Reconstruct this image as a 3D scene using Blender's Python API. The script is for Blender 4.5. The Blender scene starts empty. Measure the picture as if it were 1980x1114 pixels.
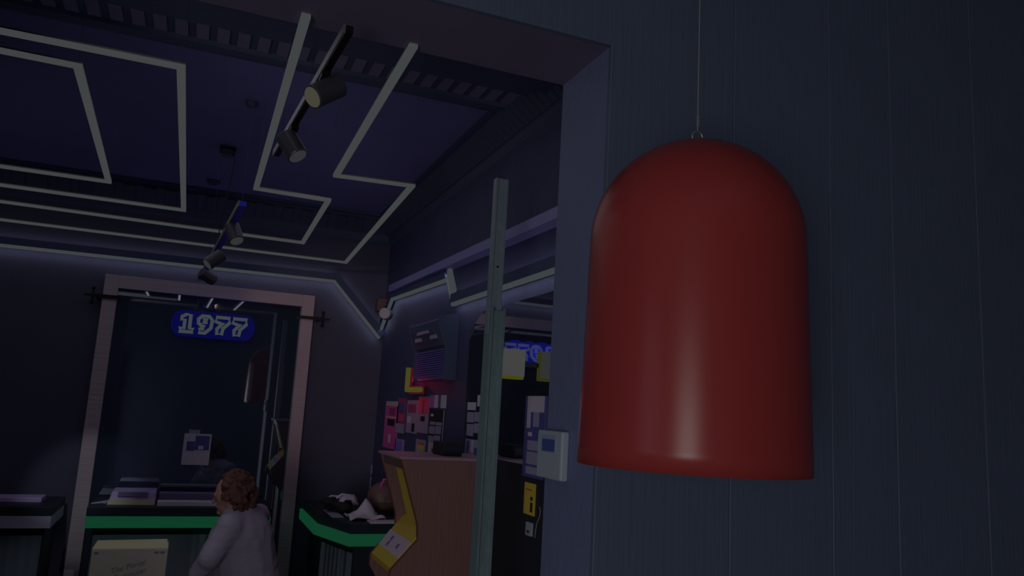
import bpy, math, random
from mathutils import Vector, Matrix
random.seed(7)
C = bpy.context.scene.collection
SC = bpy.context.scene
PI = math.pi

# ------------------------------------------------------------------ camera
W, H, FPX = 1980.0, 1114.0, 1500.0
CAM = Vector((0.0, 0.0, 2.0))
AX = Vector((4740 - 990, 1010 - 557, FPX)).normalized()      # world X in (image right, image down, forward)
AY = Vector((358 - 990, 765 - 557, FPX)); AY = (AY - AX * AX.dot(AY)).normalized()
AZ = AX.cross(AY)
if AZ.y > 0: AZ = -AZ
def to_world(v): return Vector((AX.dot(v), AY.dot(v), AZ.dot(v)))
def ray(px, py): return to_world(Vector((px - 990, py - 557, FPX)))
def at_y(px, py, y):
    d = ray(px, py); return CAM + d * (y / d.y)
def at_x(px, py, x):
    d = ray(px, py); return CAM + d * (x / d.x)
def at_z(px, py, z):
    d = ray(px, py); return CAM + d * ((z - CAM.z) / d.z)
cd = bpy.data.cameras.new('camera'); co = bpy.data.objects.new('camera', cd); C.objects.link(co)
r_, u_, b_ = to_world(Vector((1, 0, 0))), to_world(Vector((0, -1, 0))), to_world(Vector((0, 0, -1)))
m = Matrix((r_, u_, b_)).transposed().to_4x4(); m.translation = CAM
co.matrix_world = m
cd.sensor_width = 36; cd.lens = FPX / W * 36; cd.clip_start = 0.02
SC.camera = co

# ------------------------------------------------------------------ world, exposure, main lights
wd = bpy.data.worlds.new('world'); SC.world = wd; wd.use_nodes = True
wd.node_tree.nodes['Background'].inputs[0].default_value = (0.02, 0.03, 0.05, 1)
SC.view_settings.view_transform = 'Standard'; SC.view_settings.look = 'None'
SC.view_settings.gamma = 1; SC.view_settings.exposure = -4.0

def area(name, loc, direction, sx, sy, power, col, parent=None, xaxis=None):
    l = bpy.data.lights.new(name, 'AREA'); l.shape = 'RECTANGLE'; l.size = sx; l.size_y = sy
    l.energy = power; l.color = col
    o = bpy.data.objects.new(name, l); C.objects.link(o)
    z = -Vector(direction).normalized()
    x = Vector(xaxis).normalized() if xaxis is not None else (Vector((0, 0, 1)).cross(z) if abs(z.z) < .99 else Vector((1, 0, 0)))
    x = (x - z * x.dot(z)).normalized(); y = z.cross(x)
    mm = Matrix((x, y, z)).transposed().to_4x4(); mm.translation = Vector(loc)
    o.matrix_world = mm
    if parent: o.parent = parent; o.matrix_parent_inverse = Matrix.Translation(parent.location).inverted()
    return o
def point(name, loc, power, col, r=.03, parent=None):
    l = bpy.data.lights.new(name, 'POINT'); l.energy = power; l.color = col; l.shadow_soft_size = r
    o = bpy.data.objects.new(name, l); C.objects.link(o); o.location = loc
    if parent: o.parent = parent; o.matrix_parent_inverse = Matrix.Translation(parent.location).inverted()
    return o
def spot(name, loc, direction, power, col, ang=60, parent=None):
    l = bpy.data.lights.new(name, 'SPOT'); l.energy = power; l.color = col; l.spot_size = math.radians(ang); l.spot_blend = .6; l.shadow_soft_size = .03
    o = bpy.data.objects.new(name, l); C.objects.link(o)
    o.rotation_euler = Vector(direction).to_track_quat('-Z', 'Y').to_euler(); o.location = loc
    if parent: o.parent = parent; o.matrix_parent_inverse = Matrix.Translation(parent.location).inverted()
    return o
# daylight through the glazed door of the front room (behind the photographer)
area('door_daylight', (-1.85, -2.45, 1.25), (1, 1.37, 0), 2.0, 2.3, 860, (1.0, .96, .93))
# unseen ambient fill lamps added under both ceilings
area('front_room_fill', (.6, -.3, 4.1), (0, 0.25, -1), 3.2, 3.2, 18, (.78, .86, 1.0))
area('arcade_room_fill', (-.6, 4.4, 3.58), (0, 0, -1), 3.2, 3.4, 76, (1.0, .94, .94))

spot('counter_fill_spot', (-.9, 3.3, 2.9), (.28, 3.3, -1.65), 430, (.92, 1.0, 1.0), 15)  # unseen spot added to brighten the mirror frame's lower left
spot('box_fill_spot', (.25, 3.0, 2.95), (-.52, 2.35, -1.95), 230, (.96, 1.0, .98), 26)  # unseen spot added to brighten the cardboard box
area('front_side_fill', (-3.0, .6, 1.9), (1, .15, 0), 1.4, 1.8, 60, (.72, .74, 1.0))  # unseen bluish fill added for the jamb and the dome's left edge

# ------------------------------------------------------------------ materials
def lin(c):
    c /= 255.0
    return c / 12.92 if c <= .04045 else ((c + .055) / 1.055) ** 2.4
def pal(r, g, b, k=1.0):
    """albedo / radiance that reads as this display colour where the light level is k"""
    return tuple(min(.9, lin(v) * 16 / k) for v in (r, g, b)) + (1,)
def mat(name, col, rough=.6, metal=0, emit=None, strength=1.0, spec=.5, bump=None, vary=0.0, alpha=None):
    mt = bpy.data.materials.new(name); mt.use_nodes = True
    nt = mt.node_tree; p = nt.nodes['Principled BSDF']
    p.inputs['Base Color'].default_value = col; p.inputs['Roughness'].default_value = rough
    p.inputs['Metallic'].default_value = metal; p.inputs['Specular IOR Level'].default_value = spec
    tc = nt.nodes.new('ShaderNodeTexCoord')
    if emit:
        p.inputs['Emission Color'].default_value = emit; p.inputs['Emission Strength'].default_value = strength
    if vary:
        n = nt.nodes.new('ShaderNodeTexNoise'); n.inputs['Scale'].default_value = 3; n.inputs['Detail'].default_value = 6
        nt.links.new(tc.outputs['Object'], n.inputs['Vector'])
        r = nt.nodes.new('ShaderNodeMapRange'); r.inputs['To Min'].default_value = 1 - vary; r.inputs['To Max'].default_value = 1 + vary
        nt.links.new(n.outputs['Fac'], r.inputs['Value'])
        mx = nt.nodes.new('ShaderNodeVectorMath'); mx.operation = 'SCALE'; mx.inputs[0].default_value = col[:3]
        nt.links.new(r.outputs['Result'], mx.inputs['Scale']); nt.links.new(mx.outputs[0], p.inputs['Base Color'])
    if bump:
        kind, scale, st, stretch = bump
        mp = nt.nodes.new('ShaderNodeMapping'); mp.inputs['Scale'].default_value = stretch
        nt.links.new(tc.outputs['Object'], mp.inputs['Vector'])
        if kind == 'wave':
            n = nt.nodes.new('ShaderNodeTexWave'); n.inputs['Distortion'].default_value = 3; n.inputs['Detail'].default_value = 3
        else:
            n = nt.nodes.new('ShaderNodeTexNoise'); n.inputs['Detail'].default_value = 5
        n.inputs['Scale'].default_value = scale
        nt.links.new(mp.outputs[0], n.inputs['Vector'])
        b = nt.nodes.new('ShaderNodeBump'); b.inputs['Strength'].default_value = st; b.inputs['Distance'].default_value = .01
        nt.links.new(n.outputs['Fac'], b.inputs['Height']); nt.links.new(b.outputs[0], p.inputs['Normal'])
    return mt
def glow(name, r, g, b, k=1.0):
    c = pal(r, g, b, k)
    return mat(name, (.02, .02, .02, 1), .6, emit=c, strength=1.0, spec=0)
def mirror_mat(name, tint, diff, rough=.02):
    mt = bpy.data.materials.new(name); mt.use_nodes = True; nt = mt.node_tree
    for n in list(nt.nodes): nt.nodes.remove(n)
    out = nt.nodes.new('ShaderNodeOutputMaterial'); ad = nt.nodes.new('ShaderNodeAddShader')
    g = nt.nodes.new('ShaderNodeBsdfGlossy'); g.inputs['Color'].default_value = tint; g.inputs['Roughness'].default_value = rough
    d = nt.nodes.new('ShaderNodeBsdfDiffuse'); d.inputs['Color'].default_value = diff
    nt.links.new(g.outputs[0], ad.inputs[0]); nt.links.new(d.outputs[0], ad.inputs[1]); nt.links.new(ad.outputs[0], out.inputs[0])
    return mt

M = {}
M['plank'] = mat('painted_plank', pal(21, 25, 33, 1.0), .6, bump=('noise', 10, .2, (7, 7, .3)), vary=.10)
M['plank_rib'] = mat('ribbed_plank', pal(21, 25, 33, 1.0), .55, bump=('noise', 22, .3, (7, 7, .12)), vary=.12)
M['jamb'] = mat('painted_jamb', pal(27, 30, 42, 1.0), .6, bump=('noise', 30, .3, (1, 1, 1)), vary=.1)
M['soffit'] = mat('painted_soffit', pal(26, 23, 31, .8), .6, vary=.2)
M['wall'] = mat('arcade_wall', pal(16, 16, 25, .9), .7, bump=('noise', 12, .2, (1, 1, 1)), vary=.15)
M['wall_right'] = mat('arcade_side_wall', pal(14, 15, 28, .9), .6, bump=('noise', 20, .6, (6, 6, .4)), vary=.2)
M['front'] = mat('front_room_wall', pal(20, 22, 30, 1), .8, vary=.1)
M['ceiling'] = mat('navy_ceiling', pal(28, 28, 46, .8), .75, vary=.12)
M['cornice'] = mat('cornice_paint', pal(16, 19, 29, .95), .6)
M['cornice_light'] = mat('cornice_block_paint', pal(34, 32, 42, 1.0), .6)
M['floor'] = mat('dark_floor', pal(14, 15, 20, 1), .5, vary=.2)
M['led'] = glow('led_diffuser', 64, 68, 71)
M['led_side'] = glow('led_diffuser_wall', 60, 65, 69)
M['channel'] = mat('led_channel', (.3, .3, .32, 1), .4, .6)
M['board'] = mat('led_backing_board', pal(15, 18, 32, 1), .6)
M['ledge'] = mat('cable_tray_paint', pal(40, 40, 62, 1), .5)
M['mirror'] = mirror_mat('dark_mirror', (.26, .28, .34, 1), (.028, .04, .062, 1))
M['mirror_r'] = mirror_mat('side_mirror', (.5, .52, .58, 1), (.015, .015, .02, 1))
M['frame'] = mat('pale_wood_frame', pal(53, 47, 52, .9), .6, bump=('noise', 8, .4, (.3, 6, 6)), vary=.1)
M['metal_dark'] = mat('dark_metal', (.03, .03, .04, 1), .35, .8)
M['rail'] = mat('track_rail', (.22, .22, .27, 1), .4, .5)
M['rail_blue_lit'] = mat('track_rail_blue_lit', (.05, .05, .9, 1), .4, 0)  # blue light falling on the far track, put into its base colour
M['spot'] = mat('spot_body', (.10, .10, .13, 1), .4, .4)
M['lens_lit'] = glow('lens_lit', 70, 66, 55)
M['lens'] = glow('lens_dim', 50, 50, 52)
M['post'] = mat('galvanised_post', pal(37, 43, 47, 1), .5, .2, bump=('noise', 25, .5, (1, 1, 1)), vary=.2)
M['post2'] = mat('worn_post_sleeve', pal(34, 42, 44, 1), .5, .2, bump=('noise', 25, .6, (1, 1, 1)), vary=.3)
M['red'] = mat('red_gloss', (.40, .050, .047, 1), .28, spec=.42)
M['string'] = mat('string', (.30, .30, .31, 1), .7)
M['thin'] = mat('thin_dark_wire', (.05, .05, .08, 1), .6)
M['steel'] = mat('steel_hook', (.5, .5, .5, 1), .35, .7)
M['white_plastic'] = mat('white_plastic', pal(46, 50, 54, 1), .45)
M['screen_blue'] = mat('thermostat_screen', pal(17, 22, 44, 1), .25)
M['screen_edge'] = mat('thermostat_screen_edge', pal(40, 46, 56, 1), .3)
M['green'] = glow('green_light', 12, 60, 38)
M['band_off'] = mat('white_band', pal(52, 50, 62, 1), .5)
M['black'] = mat('black_laminate', (.025, .035, .055, 1), .5, spec=.2)
M['blackm'] = mat('black_matte', (.02, .02, .025, 1), .8)
M['plexi'] = mat('ribbed_grey_panel', pal(30, 34, 40, 1), .35, bump=('wave', 5, .4, (1, 0, 0)), vary=.2)
M['lavender'] = mat('lavender_plastic', pal(54, 46, 66, 1), .5)
M['slot'] = mat('dark_slot', pal(34, 30, 46, 1), .6)
M['paper'] = mat('white_paper', pal(62, 60, 72, 1), .8)
M['paper_dim'] = mat('grey_paper', pal(46, 44, 56, 1), .8)
M['ink'] = mat('black_ink', (.02, .02, .03, 1), .8)
M['card'] = mat('beige_cardboard', pal(58, 54, 52, 1), .75, vary=.08)
M['card_in'] = mat('beige_cardboard_flap', pal(64, 62, 50, 1), .75)
M['ink_box'] = mat('grey_print', pal(34, 34, 38, 1), .8)
M['wood'] = mat('brown_laminate', pal(38, 26, 25, 1), .45, bump=('noise', 10, .3, (6, 6, .5)), vary=.12)
M['wood_top'] = mat('top_edge', pal(50, 38, 46, 1), .5)
M['yellow'] = mat('yellow_panel', pal(70, 58, 16, 1), .5)
M['overlay'] = mat('pale_overlay', pal(66, 60, 78, 1), .5)
M['tmold'] = mat('red_edge_trim', (.25, .08, .07, 1), .5)
M['skin'] = mat('skin', (.55, .30, .27, 1), .55)
M['hair'] = mat('auburn_hair', (.15, .06, .055, 1), .6, bump=('noise', 60, 1, (1, 1, 1)), vary=.3)
M['shirt'] = mat('pale_grey_cloth', pal(46, 43, 52, 1), .8, bump=('noise', 7, .9, (1.2, 1.2, 3.5)), vary=.05)
M['trousers'] = mat('dark_trousers', (.03, .03, .04, 1), .8)
M['neon_red'] = glow('neon_red_core', 92, 82, 26)
M['neon_rim_glow'] = glow('neon_red_rim_glow', 90, 10, 24)
M['halo_blue'] = glow('halo_blue_panel', 5, 7, 62)
M['neon_white'] = glow('neon_white', 62, 70, 68)
M['sign_white'] = glow('sign_face', 66, 68, 64)
M['sign_yellow'] = glow('sign_edge', 78, 74, 8)
M['hvac'] = mat('navy_metal_case', pal(14, 17, 28, .9), .5)
M['hvac_l'] = mat('violet_louvre', pal(34, 30, 56, .9), .5)
M['pink'] = mat('pink_print', pal(96, 22, 52, 1), .7)
M['maroon'] = mat('maroon_print', pal(44, 16, 34, 1), .7)
M['cream'] = mat('cream_print', pal(64, 54, 54, 1), .7)
M['purple'] = mat('purple_print', pal(44, 30, 80, 1), .7)
M['blue'] = mat('blue_print', pal(22, 34, 90, 1), .7)
M['redp'] = mat('red_print', pal(96, 20, 34, 1), .7)
M['orangep'] = mat('orange_print', pal(96, 58, 22, 1), .7)
M['teal'] = mat('teal_print', pal(30, 62, 88, 1), .7)
M['navyp'] = mat('navy_board', pal(20, 20, 46, 1), .7)
M['brown'] = mat('brown_leather', pal(30, 21, 21, 1), .5, vary=.2)
M['floor2'] = M['floor']

# ------------------------------------------------------------------ mesh helpers
class MB:
    def __init__(s): s.v = []; s.f = []; s.mi = []; s.cur = 0
    def add(s, vs, fs):
        n = len(s.v); s.v += [tuple(v) for v in vs]
        for f in fs: s.f.append(tuple(i + n for i in f)); s.mi.append(s.cur)
        return s
    def box(s, a, b):
        x0, x1 = sorted((a[0], b[0])); y0, y1 = sorted((a[1], b[1])); z0, z1 = sorted((a[2], b[2]))
        return s.add([(x0, y0, z0), (x1, y0, z0), (x1, y1, z0), (x0, y1, z0), (x0, y0, z1), (x1, y0, z1), (x1, y1, z1), (x0, y1, z1)],
                     [(0, 3, 2, 1), (4, 5, 6, 7), (0, 1, 5, 4), (1, 2, 6, 5), (2, 3, 7, 6), (3, 0, 4, 7)])
    def prism(s, poly, off):
        """closed polygon of 3-D points pushed along off"""
        n = len(poly); off = Vector(off)
        return s.add([Vector(p) for p in poly] + [Vector(p) + off for p in poly],
                     [tuple(range(n - 1, -1, -1)), tuple(range(n, 2 * n))] + [(i, (i + 1) % n, n + (i + 1) % n, n + i) for i in range(n)])
    def tube(s, pts, r, seg=8, closed=False, caps=True):
        pts = [Vector(p) for p in pts]; n = len(pts); rings = []
        rr = r if isinstance(r, (list, tuple)) else [r] * n
        up = None
        for i, p in enumerate(pts):
            a = pts[(i - 1) % n] if (closed or i > 0) else p; b = pts[(i + 1) % n] if (closed or i < n - 1) else p
            t = (b - a)
            t = t.normalized() if t.length > 1e-9 else Vector((0, 0, 1))
            if up is None:
                up = Vector((0, 0, 1)) if abs(t.z) < .9 else Vector((1, 0, 0))
            x = t.cross(up).normalized() if t.cross(up).length > 1e-4 else t.orthogonal().normalized()
            y = x.cross(t); up = y
            rings.append([p + (x * math.cos(2 * PI * k / seg) + y * math.sin(2 * PI * k / seg)) * rr[i] for k in range(seg)])
        vs = [v for rg in rings for v in rg]; fs = []
        for i in range(n if closed else n - 1):
            j = (i + 1) % n
            for k in range(seg):
                fs.append((i * seg + k, j * seg + k, j * seg + (k + 1) % seg, i * seg + (k + 1) % seg))
        if caps and not closed:
            fs.append(tuple(range(seg))); fs.append(tuple((n - 1) * seg + k for k in range(seg - 1, -1, -1)))
        return s.add(vs, fs)
    def bar(s, a, b, w, h, up=(0, 0, 1)):
        a, b = Vector(a), Vector(b); t = (b - a).normalized(); x = t.cross(Vector(up)).normalized(); y = x.cross(t)
        q = [x * (-w / 2) + y * (-h / 2), x * (w / 2) + y * (-h / 2), x * (w / 2) + y * (h / 2), x * (-w / 2) + y * (h / 2)]
        return s.prism([a + k for k in q], b - a)
    def lathe(s, prof, seg=48, c=(0, 0, 0), closed=False):
        c = Vector(c); vs = []; fs = []; n = len(prof)
        for r, z in prof:
            for k in range(seg): vs.append(c + Vector((r * math.cos(2 * PI * k / seg), r * math.sin(2 * PI * k / seg), z)))
        for i in range(n if closed else n - 1):
            j = (i + 1) % n
            for k in range(seg): fs.append((i * seg + k, i * seg + (k + 1) % seg, j * seg + (k + 1) % seg, j * seg + k))
        return s.add(vs, fs)
    def ell(s, c, r, seg=16, rings=10, rot=None):
        c = Vector(c); r = (r, r, r) if not isinstance(r, (tuple, list)) else r
        vs = []; fs = []
        R = rot or Matrix.Identity(3)
        for i in range(1, rings):
            th = PI * i / rings
            for k in range(seg):
                ph = 2 * PI * k / seg
                vs.append(c + R @ Vector((r[0] * math.sin(th) * math.cos(ph), r[1] * math.sin(th) * math.sin(ph), r[2] * math.cos(th))))
        top = len(vs); vs.append(c + R @ Vector((0, 0, r[2]))); vs.append(c + R @ Vector((0, 0, -r[2])))
        for i in range(rings - 2):
            for k in range(seg):
                fs.append((i * seg + k, (i + 1) * seg + k, (i + 1) * seg + (k + 1) % seg, i * seg + (k + 1) % seg))
        for k in range(seg):
            fs.append((top, k, (k + 1) % seg)); b = (rings - 2) * seg; fs.append((top + 1, b + (k + 1) % seg, b + k))
        return s.add(vs, fs)
    def limb(s, pts, rs, seg=14):
        """closed tapered chain with ball joints, for voxel union"""
        s.tube(pts, rs, seg)
        for p, r in zip(pts, rs): s.ell(p, r, 14, 9)
        return s
    def build(s, name, mats, parent=None, smooth=False, bevel=0.0, mods=()):
        me = bpy.data.meshes.new(name); me.from_pydata(s.v, [], s.f)
        for mm in (mats if isinstance(mats, (list, tuple)) else [mats]): me.materials.append(mm)
        me.polygons.foreach_set('material_index', s.mi)
        if smooth: me.polygons.foreach_set('use_smooth', [True] * len(s.f))
        me.update()
        o = bpy.data.objects.new(name, me); C.objects.link(o)
        if parent: 
            o.parent = parent; o.matrix_parent_inverse = Matrix.Translation(parent.location).inverted()
        if bevel:
            b = o.modifiers.new('bevel', 'BEVEL'); b.width = bevel; b.segments = 2; b.limit_method = 'ANGLE'
        for k, v in mods:
            if k == 'remesh':
                q = o.modifiers.new('remesh', 'REMESH'); q.mode = 'VOXEL'; q.voxel_size = v; q.use_smooth_shade = True
            if k == 'smooth':
                q = o.modifiers.new('smooth', 'SMOOTH'); q.factor = .5; q.iterations = v
            if k == 'subsurf':
                q = o.modifiers.new('subsurf', 'SUBSURF'); q.levels = v; q.render_levels = v
        return o
def tag(o, label, cat, group=None, kind=None):
    o['label'] = label; o['category'] = cat
    if group: o['group'] = group
    if kind: o['kind'] = kind
    return o
def thing(name, loc, label, cat, group=None):
    o = bpy.data.objects.new(name, None); C.objects.link(o); o.location = loc; o.empty_display_size = .05
    return tag(o, label, cat, group)
def struct(o): o['kind'] = 'structure'; return o

# ------------------------------------------------------------------ the setting
YF, YB0 = 2.0, 2.34            # front and back faces of the partition
XJ = 1.095                     # right jamb of the opening
ZL = 3.15                      # lintel underside
YB, XR, ZC = 6.72, 1.515, 3.65
struct(MB().box((-3.2, -2.7, -.1), (3.6, 6.95, 0)).build('floor', M['floor']))
struct(MB().box((-3.2, YB0, ZC), (1.75, 6.95, ZC + .1)).build('ceiling', M['ceiling']))
fc = MB().box((-3.2, -2.7, 4.2), (3.6, YB0, 4.3)).build('ceiling_front', M['front']); struct(fc)
struct(MB().box((-3.2, YB, 0), (1.75, YB + .12, ZC)).build('wall_back', M['wall']))
struct(MB().box((XR, YB0, 0), (XR + .12, YB, ZC)).build('wall_right', M['wall_right']))
struct(MB().box((-3.2, -2.7, 0), (-3.08, YB, 4.2)).build('wall_left', M['front']))
struct(MB().box((3.48, -2.7, 0), (3.6, YF, 4.2)).build('wall_front_right', M['front']))
rear = MB()
rear.box((-3.08, -2.82, 0), (3.48, -2.7, 4.2))
struct(rear.build('wall_rear', M['front']))
# partition with the opening: core, jamb board, soffit board and upright planks on the face
pw = MB()
pw.cur = 0
pw.box((XJ + .012, YF + .02, 0), (3.48, YB0, 4.2)); pw.box((-3.08, YF + .02, 0), (-.75, YB0, 4.2))
pw.box((-.75, YF + .02, ZL + .012), (XJ + .012, YB0, 4.2))
seams = [XJ, 1.562, 1.972, 2.262, 2.70, 3.1, 3.48]
for i in range(len(seams) - 1):
    pw.cur = 1 if i < 2 else 2
    g = .0012
    a, b = seams[i] + g, seams[i + 1] - g
    # plank with eased edges
    e = .002
    pw.add([(a, YF + .02, 0), (a, YF + e, 0), (a + e, YF, 0), (b - e, YF, 0), (b, YF + e, 0), (b, YF + .02, 0),
            (a, YF + .02, 4.2), (a, YF + e, 4.2), (a + e, YF, 4.2), (b - e, YF, 4.2), (b, YF + e, 4.2), (b, YF + .02, 4.2)],
           [(0, 1, 7, 6), (1, 2, 8, 7), (2, 3, 9, 8), (3, 4, 10, 9), (4, 5, 11, 10), (5, 4, 3, 2, 1, 0), (6, 7, 8, 9, 10, 11)])
pw.cur = 1
pw.box((-3.08, YF, 0), (-.75, YF + .02, 4.2)); pw.box((-.75, YF, ZL), (XJ - .001, YF + .02, 4.2))
pw.cur = 3; pw.box((XJ, YF + .022, 0), (XJ + .012, YB0, ZL + .012))
pw.cur = 4; pw.box((-.75, YF + .021, ZL), (XJ, YB0, ZL + .012))
struct(pw.build('wall_partition', [M['front'], M['plank'], M['plank_rib'], M['jamb'], M['soffit']]))

# cornices along the three sides of the arcade room ceiling
def cornice(name, o, run, inward, length, width, drop, pitch, blk, blkd, d0=.30, d1=.78):
    """o: wall-ceiling corner; run: direction along wall; inward: away from wall"""
    o, run, inward = Vector(o), Vector(run), Vector(inward)
    mb = MB(); prof = [(0, 0), (width, 0), (width, -.025), (width - .03, -.03), (width - .04, -.05), (width * d1, -.055), (width * d0, -drop * .62), (width * d0 - .01, -drop * .8),
                       (.03, -drop * .84), (.03, -drop * .92), (0, -drop)]
    pts = [o + inward * a + Vector((0, 0, b)) for a, b in prof]
    mb.prism(pts, run * length)
    ob = mb.build(name, M['cornice']); struct(ob)
    # blocks in the cove, one mesh with the cornice's look of their own
    b = MB(); n = int(length / pitch)
    p0 = Vector((width * d1 - .005, -.058)); p1 = Vector((width * d0 + .005, -drop * .62 + .0))
    for i in range(n):
        s0 = o + run * (i * pitch + (pitch - blk) / 2)
        A = s0 + inward * p0.x + Vector((0, 0, p0.y)); B = s0 + inward * p1.x + Vector((0, 0, p1.y))
        nrm = (inward * (1) + Vector((0, 0, -1))).normalized() * blkd
        b.prism([A, B, B + nrm, A + nrm], run * blk)
    q = b.build('cornice_blocks', M['cornice_rib'], ob); q['kind'] = 'structure'
    return ob
nc = MB(); x0_, L_ = -3.08, Vector((3.08 + XR, 0, 0))
prof1 = [(YB0, 0), (3.82, 0), (3.82, -.02), (3.74, -.035), (3.72, -.055), (3.66, -.055), (3.655, -.07), (3.62, -.07), (3.61, -.05), (3.40, -.05), (3.39, -.085), (3.355, -.085), (3.35, -.065), (3.33, -.065), (3.325, -.10), (3.28, -.10), (3.275, -.085), (3.24, -.085), (3.235, -.12), (3.18, -.12), (YB0, -.12)]
nc.prism([(x0_, y, ZC + z) for y, z in prof1], L_); nco = struct(nc.build('trim_1', M['cornice']))
nb = MB()
for k in range(50):
    xq = XR - .14 - k * .0865
    if xq < x0_ + .1: break
    nb.box((xq - .052, 3.425, ZC - .062), (xq, 3.59, ZC - .0505))
q_ = nb.build('cornice_blocks', M['cornice_light'], nco); q_['kind'] = 'structure'
cornice_mat = M['cornice_rib'] = mat('cornice_rib_paint', pal(17, 18, 27, 1.0), .6)
cornice('trim_2', (-3.08, YB, ZC), (1, 0, 0), (0, -1, 0), 3.08 + XR, .20, .24, .15, .08, .012, .2, .9)
cornice('trim_3', (XR, YB0, ZC), (0, 1, 0), (-1, 0, 0), YB - YB0, .16, .24, .07, .04, .012, .2, .9)

# glazed street door behind the photographer: frame only, the daylight comes through it
df = MB(); c = Vector((-1.75, -2.62, 0)); 
for x0, x1, z0, z1 in ((-.62, -.54, 0, 2.55), (.54, .62, 0, 2.55), (-.62, .62, 2.45, 2.55), (-.62, .62, 0, .08)):
    df.box((c.x + x0, -2.7, z0), (c.x + x1, -2.6, z1))
struct(df.build('door_1', M['black']))

# ------------------------------------------------------------------ hanging LED lines
ZS = 3.14
def led_line(pix, label, extend=None):
    pts = [at_z(x, y, ZS) for x, y in pix]
    if extend:                                   # carry the last run on to the left, out of frame
        d = (pts[-1] - pts[-2]).normalized(); k = (-2.55 - pts[-1].x) / d.x; pts[-1] = pts[-1] + d * k
        if extend == 2:
            d = (pts[0] - pts[1]).normalized(); k = (-2.55 - pts[0].x) / d.x; pts[0] = pts[0] + d * k
    t = thing('led_line_light', pts[0], label, 'light', 'white LED outlines hung under the ceiling')
    n = len(pts)
    dif, chn = MB(), MB()
    def offs(i, w):
        a = (pts[i] - pts[i - 1]).normalized() if i > 0 else None
        b = (pts[i + 1] - pts[i]).normalized() if i < n - 1 else None
        if a is None: a = b
        if b is None: b = a
        na = Vector((-a.y, a.x, 0)); nb = Vector((-b.y, b.x, 0)); m_ = (na + nb).normalized()
        return m_ * (w / max(.3, m_.dot(na)))
    for mb, w, z0, z1 in ((dif, .0140, -.006, .007), (chn, .0142, .0071, .013)):
        vs = []
        for i, p in enumerate(pts):
            o = offs(i, w)
            vs += [p + o + Vector((0, 0, z0)), p - o + Vector((0, 0, z0)), p - o + Vector((0, 0, z1)), p + o + Vector((0, 0, z1))]
        fs = [(0, 1, 2, 3), (4 * n - 1, 4 * n - 2, 4 * n - 3, 4 * n - 4)]
        for i in range(n - 1):
            for k in range(4): fs.append((4 * i + k, 4 * i + 4 + k, 4 * i + 4 + (k + 1) % 4, 4 * i + (k + 1) % 4))
        mb.add(vs, fs)
    dif.build('diffuser', M['led'], t); chn.build('channel', M['channel'], t)
    for i, p in enumerate(pts):
        if p.x > -2.5 and p.y > 2.5: MB().tube([p + Vector((0, 0, .012)), Vector((p.x, p.y, ZC))], .0005, 5).build('hanging_wire', M['thin'], t)
    for i in range(n - 1):
        a, b = pts[i], pts[i + 1]; L = (b - a).length; mid = (a + b) / 2
        area('led_uplight', mid + Vector((0, 0, .035)), (0, 0, 1), L * .98, .02, 0.32 * L, (.78, .78, 1.0), t, b - a)
        area('led_downlight', mid + Vector((0, 0, -.012)), (0, 0, -1), L * .98, .02, 0.5 * L, (.90, .92, 1.0), t, b - a)
    return t
led_line([(800, 88), (650, 340), (797, 360), (668, 508), (0, 425)], 'outer zigzag white LED line hung under the navy ceiling, running to the left', 1)
led_line([(592, 30), (495, 365), (635, 388), (585, 470), (0, 390)], 'inner zigzag white LED line hung under the navy ceiling beside the spotlight track', 1)
led_line([(0, 60), (350, 130), (355, 407), (0, 358)], 'larger white LED rectangle outline hung at the upper left of the ceiling', 2)
led_line([(0, 98), (150, 128), (210, 352), (0, 322)], 'smaller white LED outline nested inside the larger one at upper left', 2)

# LED lines on the walls: backing board with a tube under it
def wall_led(pts, nrm, label, board=True, tubew=.011):
    nrm = Vector(nrm); t = thing('wall_led_light', pts[0], label, 'light', 'backlit LED boards along the arcade walls')
    pts = [Vector(p) for p in pts]; n = len(pts); hb = .065
    run0 = pts[1] - pts[0]
    def up_of(d):
        u = nrm.cross(d).normalized()
        return u if u.z > 0 or (abs(u.z) < .05) else -u
    def ofs(i, w):
        a = (pts[i] - pts[i - 1]).normalized() if i else None; b = (pts[i + 1] - pts[i]).normalized() if i < n - 1 else None
        a = a or b; b = b or a; ua, ub = up_of(a), up_of(b); m_ = (ua + ub).normalized()
        return m_ * (w / max(.4, m_.dot(ua)))
    def strip(z0, z1, q0, q1):
        mb = MB(); vs = []
        for i, p in enumerate(pts):
            vs += [p + ofs(i, z0) + nrm * q0, p + ofs(i, z0) + nrm * q1, p + ofs(i, z1) + nrm * q1, p + ofs(i, z1) + nrm * q0]
        fs = [(3, 2, 1, 0), (4 * n - 4, 4 * n - 3, 4 * n - 2, 4 * n - 1)]
        for i in range(n - 1):
            for k in range(4): fs.append((4 * i + k, 4 * i + (k + 1) % 4, 4 * i + 4 + (k + 1) % 4, 4 * i + 4 + k))
        return mb.add(vs, fs)
    if board: strip(.012, hb, .02, .05).build('backing_board', M['board'], t)
    strip(-tubew, tubew, .018, .042).build('led_tube', M['led_side'], t)
    for i in range(n - 1):
        a, b = pts[i], pts[i + 1]; L = (b - a).length; mid = (a + b) / 2; u = up_of((b - a).normalized())
        area('led_wash', mid - u * .016 + nrm * .05, -u * .75 - nrm * .65, L, .015, 1.4 * L, (.82, .86, 1.0), t, b - a)
        if board: area('led_back_wash', mid + u * (hb + .006) + nrm * .04, u * .75 - nrm * .65, L, .012, .5 * L, (.80, .84, 1.0), t, b - a)
yw = YB
wall_led([Vector((-3.0, yw, at_y(0, 478, yw).z)), at_y(645, 545, yw), at_y(732, 655, yw)], (0, -1, 0), 'backlit LED board across the back wall dropping diagonally at the corner')
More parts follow.
